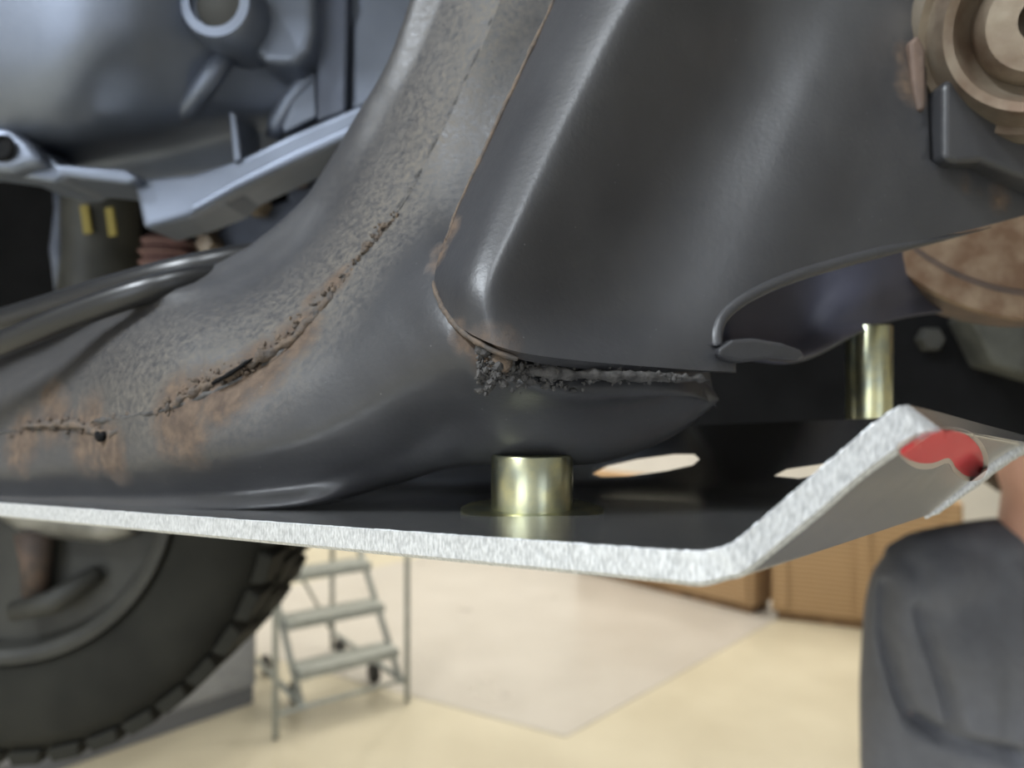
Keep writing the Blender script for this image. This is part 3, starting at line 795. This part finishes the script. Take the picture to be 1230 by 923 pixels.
for (a, b) in ((0.30, 0.35), (0.95, 0.35), (0.30, 0.85), (0.95, 0.85)):
    p = LP(a, b, 0.06)
    e_ = lathe('castor_wheel', [(.03, -.02), (.056, -.018), (.06, -.01), (.06, .01), (.056, .018), (.03, .02)], p, wdir, M['cast_r'], lad, 24)
    tube('castor_fork', [p, p + Vector((0, 0, 0.10))], 0.022, M['cast_r'], e_, 8)
    tube('castor_bar', [LP(a, b - 0.14, 0.15), LP(a, b + 0.14, 0.15)], 0.014, M['lad'], e_, 8)

# ------------------------------------------------------------------ grey cabinet behind the wheel
q0 = floor_pt(308, 845); q1 = floor_pt(60, 931)
dv = (q1 - q0).normalized(); nv = Vector((dv.y, -dv.x, 0))
if nv.y < 0: nv = -nv
M['cab'] = mat('grey_cabinet_paint', (0.32, 0.33, 0.35), 0.45, 0.1, var=0.06)
cab = empty('tool_cabinet', q0 + dv * 0.7 + nv * 0.3, 'grey metal cabinet on the floor between wheel and ladder', 'cabinet')
Rc = Matrix.Rotation(math.atan2(dv.y, dv.x), 4, 'Z')
LQ = 1.5
ctr = q0 + dv * (LQ / 2) + nv * 0.2
box('body', ctr + Vector((0, 0, 0.58)), (LQ, 0.4, 0.96), M['cab'], cab, rot=Rc, b=0.01)
box('plinth', ctr + Vector((0, 0, 0.05)), (LQ - 0.02, 0.37, 0.10), mat('dark_plinth', (0.16, 0.165, 0.18), .6), cab, rot=Rc)
for i in range(2):
    d_ = box('door', q0 + dv * (0.38 + 0.74 * i) - nv * 0.008 + Vector((0, 0, 0.58)), (0.71, 0.018, 0.90), M['cab'], cab, rot=Rc, b=0.004)
    tube('handle', [q0 + dv * (0.66 + 0.18 * i) - nv * 0.04 + Vector((0, 0, 0.62)), q0 + dv * (0.66 + 0.18 * i) - nv * 0.04 + Vector((0, 0, 0.76))], 0.008, M['steel'], d_, 8)

# ------------------------------------------------------------------ cardboard stacks against the back
def stack_mat():
    m = bpy.data.materials.new('stacked_cardboard'); m.use_nodes = True
    nt = m.node_tree; b = nt.nodes['Principled BSDF']; L = nt.links.new; N = nt.nodes.new
    tc = N('ShaderNodeTexCoord'); wv = N('ShaderNodeTexWave'); wv.bands_direction = 'Z'; wv.inputs['Scale'].default_value = 9
    wv.inputs['Distortion'].default_value = 1.2; wv.inputs['Detail'].default_value = 2; L(tc.outputs['Object'], wv.inputs['Vector'])
    r = N('ShaderNodeValToRGB'); r.color_ramp.elements[0].color = (0.34, 0.21, 0.10, 1); r.color_ramp.elements[1].color = (0.46, 0.31, 0.17, 1)
    L(wv.outputs['Fac'], r.inputs['Fac']); L(r.outputs['Color'], b.inputs['Base Color']); b.inputs['Roughness'].default_value = 0.85
    bp = N('ShaderNodeBump'); bp.inputs['Distance'].default_value = 0.006; L(wv.outputs['Fac'], bp.inputs['Height']); L(bp.outputs[0], b.inputs['Normal'])
    return m
M['card'] = stack_mat()
M['wood'] = mat('pallet_wood', (0.20, 0.12, 0.06), 0.85, 0, var=0.3, vscale=8)
def stack(A, B, label, gap):
    d = (B - A); Ln = d.length; d.normalize(); n = Vector((-d.y, d.x, 0))
    if n.y < 0: n = -n
    Rm = Matrix.Rotation(math.atan2(d.y, d.x), 4, 'Z'); ctr = A + d * Ln / 2 + n * 0.15
    e = empty('crate', ctr, label, 'crate', 'crates along the back')
    box('skid', ctr + Vector((0, 0, 0.03)), (Ln - 0.1, 0.26, 0.06), M['wood'], e, rot=Rm)
    box('body', ctr + Vector((0, 0, 0.49)), (Ln - gap, 0.30, 0.86), M['card'], e, rot=Rm, b=0.015)
    box('lid', ctr + Vector((0, 0, 0.935)), (Ln - gap, 0.31, 0.03), M['card'], e, rot=Rm, b=0.005)
    for t in (0.06, 0.5, 0.94):
        box('batten', A + d * Ln * t - n * 0.012 + Vector((0, 0, 0.50)), (0.09, 0.026, 0.82), M['card'], e, rot=Rm, b=0.004)
    return e
A0, A1, A2 = floor_pt(690, 686), floor_pt(912, 742), floor_pt(1060, 760)
stack(A0, A1 - (A1 - A0).normalized() * 0.03, 'long brown crate reaching left behind the skid plate corner', 0.04)
stack(A1 + (A2 - A1).normalized() * 0.08, A1 + (A2 - A1).normalized() * 1.35, 'brown crate partly hidden by the person in the grey shirt', 0.02)

# ------------------------------------------------------------------ person
M['skin'] = mat('skin', (0.60, 0.33, 0.24), 0.5, 0, var=0.06, vscale=15)
M['shirt'] = mat('grey_shirt', (0.135, 0.138, 0.155), 0.9, 0, var=0.06, vscale=40, bump=0.25, bscale=500)
M['pants'] = mat('dark_trousers', (0.03, 0.032, 0.04), 0.9, 0, var=0.1)
M['hair'] = mat('brown_hair', (0.06, 0.035, 0.02), 0.6, 0, var=0.4, vscale=60)
M['shoe'] = mat('black_shoe', (0.02, 0.02, 0.02), 0.5)
PX, PY = 0.925, 1.32
pe = empty('person', (PX, PY, 0), 'person in a loose grey shirt standing under the lifted vehicle', 'person')
def Q(x, y, z): return Vector((PX + x, PY + y, z))
def caps(chains, vox, name, m, sm=6):
    V_ = []; F_ = []
    for pts, rad in chains:
        pp = spline([Vector(p) for p in pts], 5)
        rr = []
        for i in range(len(pts) - 1):
            for k_ in range(5): rr.append(rad[i] + (rad[i + 1] - rad[i]) * k_ / 5)
        rr.append(rad[-1])
        # round ends
        d0 = (pp[0] - pp[1]).normalized(); d1 = (pp[-1] - pp[-2]).normalized()
        pp = [pp[0] + d0 * rr[0] * .85, pp[0] + d0 * rr[0] * .5] + pp + [pp[-1] + d1 * rr[-1] * .5, pp[-1] + d1 * rr[-1] * .85]
        rr = [rr[0] * .4, rr[0] * .85] + rr + [rr[-1] * .85, rr[-1] * .4]
        v, f = tube_geo(pp, rr, 16)
        o_ = len(V_); V_ += v; F_ += [tuple(i + o_ for i in q) for q in f]
    me = mesh(name, V_, F_); fix_normals(me)
    o = link(name, me, m, pe)
    r = o.modifiers.new('remesh', 'REMESH'); r.mode = 'VOXEL'; r.voxel_size = vox
    s = o.modifiers.new('smooth', 'SMOOTH'); s.iterations = sm; s.factor = 0.5
    bake(o)
    for p in o.data.polygons: p.use_smooth = True
    return o
def scale_about(o, c, s):
    pass
body = []
# trunk (several stacked chains make the broad chest), neck, head
for x in (-.10, -.05, 0, .05, .10):
    body.append(([Q(x * .9, 0, .98), Q(x * .85, .01, 1.15), Q(x * 1.05, 0, 1.33), Q(x * .9, .0, 1.43)], [.085, .075, .085, .065]))
body.append(([Q(0, 0, 1.42), Q(0, -.01, 1.52), Q(0, -.02, 1.58)], [.065, .056, .056]))
body.append(([Q(0, -.03, 1.60), Q(0, -.02, 1.66), Q(0, .0, 1.71)], [.062, .075, .078]))
body.append(([Q(0, -.07, 1.585), Q(0, -.075, 1.62)], [.028, .035]))                # chin
body.append(([Q(0, -.092, 1.675), Q(0, -.106, 1.645)], [.009, .013]))              # nose
for s in (-1, 1):
    body.append(([Q(s * .077, .005, 1.68), Q(s * .080, .01, 1.635)], [.012, .009]))  # ear
    body.append(([Q(s * .13, 0, 1.43), Q(s * .18, .0, 1.41), Q(s * .205, .02, 1.28), Q(s * .215, .02, 1.14), Q(s * .235, -.02, 1.02), Q(s * .262, -.07, .90)], [.055, .058, .050, .043, .040, .028]))
    body.append(([Q(s * .262, -.075, .89), Q(s * .262, -.095, .83)], [.030, .034]))  # palm
    for i, (oy, ln) in enumerate(((-.045, .075), (-.018, .085), (.008, .08), (.032, .062))):
        b0 = Q(s * .262, -.10 + oy, .825 - abs(oy) * .1)
        body.append(([b0, b0 + Vector((-s * .012, -.012, -ln * .5)), b0 + Vector((-s * .03, -.012, -ln))], [.0095, .009, .008]))
    b0 = Q(s * .255, -.12, .875)
    body.append(([b0, b0 + Vector((-s * .01, -.030, -.03)), b0 + Vector((-s * .02, -.040, -.06))], [.013, .011, .009]))
    body.append(([Q(s * .095, 0, .96), Q(s * .11, -.01, .72), Q(s * .115, -.01, .50), Q(s * .12, .02, .30), Q(s * .12, .02, .10)], [.10, .085, .058, .055, .040]))
bd = caps(body, 0.007, 'body', M['skin'], 4)
# face: eyes and mouth
for s in (-1, 1):
    lathe('eye', [(.0001, -.008), (.008, -.005), (.011, 0), (.008, .006)], Q(s * .030, -.083, 1.675), (0, 1, 0), mat('eye_white', (.7, .7, .68), .3), pe, 16)
tube('mouth', [Q(-.022, -.098, 1.604), Q(0, -.106, 1.603), Q(.022, -.098, 1.604)], [.003, .005, .003], mat('lips', (.40, .16, .14), .5), pe, 8)
hair = [([Q(0, .0, 1.70), Q(0, .03, 1.715)], [.090, .088]), ([Q(0, .035, 1.64), Q(0, .035, 1.69)], [.072, .082])]
caps(hair, 0.008, 'hair', M['hair'], 4)
sh_ = []
for x in (-.13, -.065, 0, .065, .13):
    sh_.append(([Q(x * .95, .0, .88), Q(x * .95, .01, 1.10), Q(x * 1.05, .0, 1.33), Q(x * .85, .0, 1.425 - abs(x) * .12)], [.125, .118, .118, .085]))
for s in (-1, 1):
    sh_.append(([Q(s * .03, .01, 1.470), Q(s * .10, .01, 1.460), Q(s * .175, .01, 1.435)], [.070, .072, .082]))
    sh_.append(([Q(s * .14, 0, 1.43), Q(s * .190, .0, 1.405), Q(s * .208, .01, 1.27), Q(s * .212, .01, 1.12), Q(s * .218, -.01, 1.04)], [.085, .090, .083, .080, .080]))
so = caps(sh_, 0.009, 'shirt', M['shirt'], 8)
# cloth folds
def PP(px, py, d): return P(px, py, d)
folds = [([(1066,708),(1066,760),(1082,830),(1100,868),(1140,890),(1230,912)], .034, .013), ([(1108,735),(1124,790),(1142,840),(1148,880),(1132,885),(1112,868)], .024, .011),
         ([(1075,660),(1110,690),(1125,740)], .014, .016), ([(1190,640),(1180,720),(1190,800)], .006, .03)]
for v in so.data.vertices:
    q = v.co
    if q.y > PY + 0.03: continue
    pxx = 615 + FPX * q.x / q.y; pyy = 461.5 - FPX * (q.z - CZ) / q.y
    dsp = noise.noise(q * 14) * 0.006
    for pts, dep, wid in folds:
        best = 1e9
        for (x0, y0), (x1, y1) in zip(pts[:-1], pts[1:]):
            tt = max(0, min(1, ((pxx - x0) * (x1 - x0) + (pyy - y0) * (y1 - y0)) / ((x1 - x0) ** 2 + (y1 - y0) ** 2)))
            best = min(best, math.hypot(pxx - x0 - tt * (x1 - x0), pyy - y0 - tt * (y1 - y0)))
        dsp -= dep * math.exp(-(best / FPX * 1.3 / wid) ** 2)
    v.co = q - Vector((0, 1, 0)) * dsp
caps([([Q(x, 0, 1.0), Q(x, 0, .88)], [.118, .12]) for x in (-.07, 0, .07)] +
     [([Q(s * .10, 0, .93), Q(s * .115, -.01, .70), Q(s * .12, -.005, .48), Q(s * .125, .02, .10)], [.115, .10, .085, .075]) for s in (-1, 1)], 0.010, 'trousers', M['pants'], 6)
for s in (-1, 1):
    caps([([Q(s * .125, .06, .05), Q(s * .13, -.04, .045), Q(s * .135, -.14, .036)], [.045, .044, .034])], 0.008, 'shoe', M['shoe'], 4)
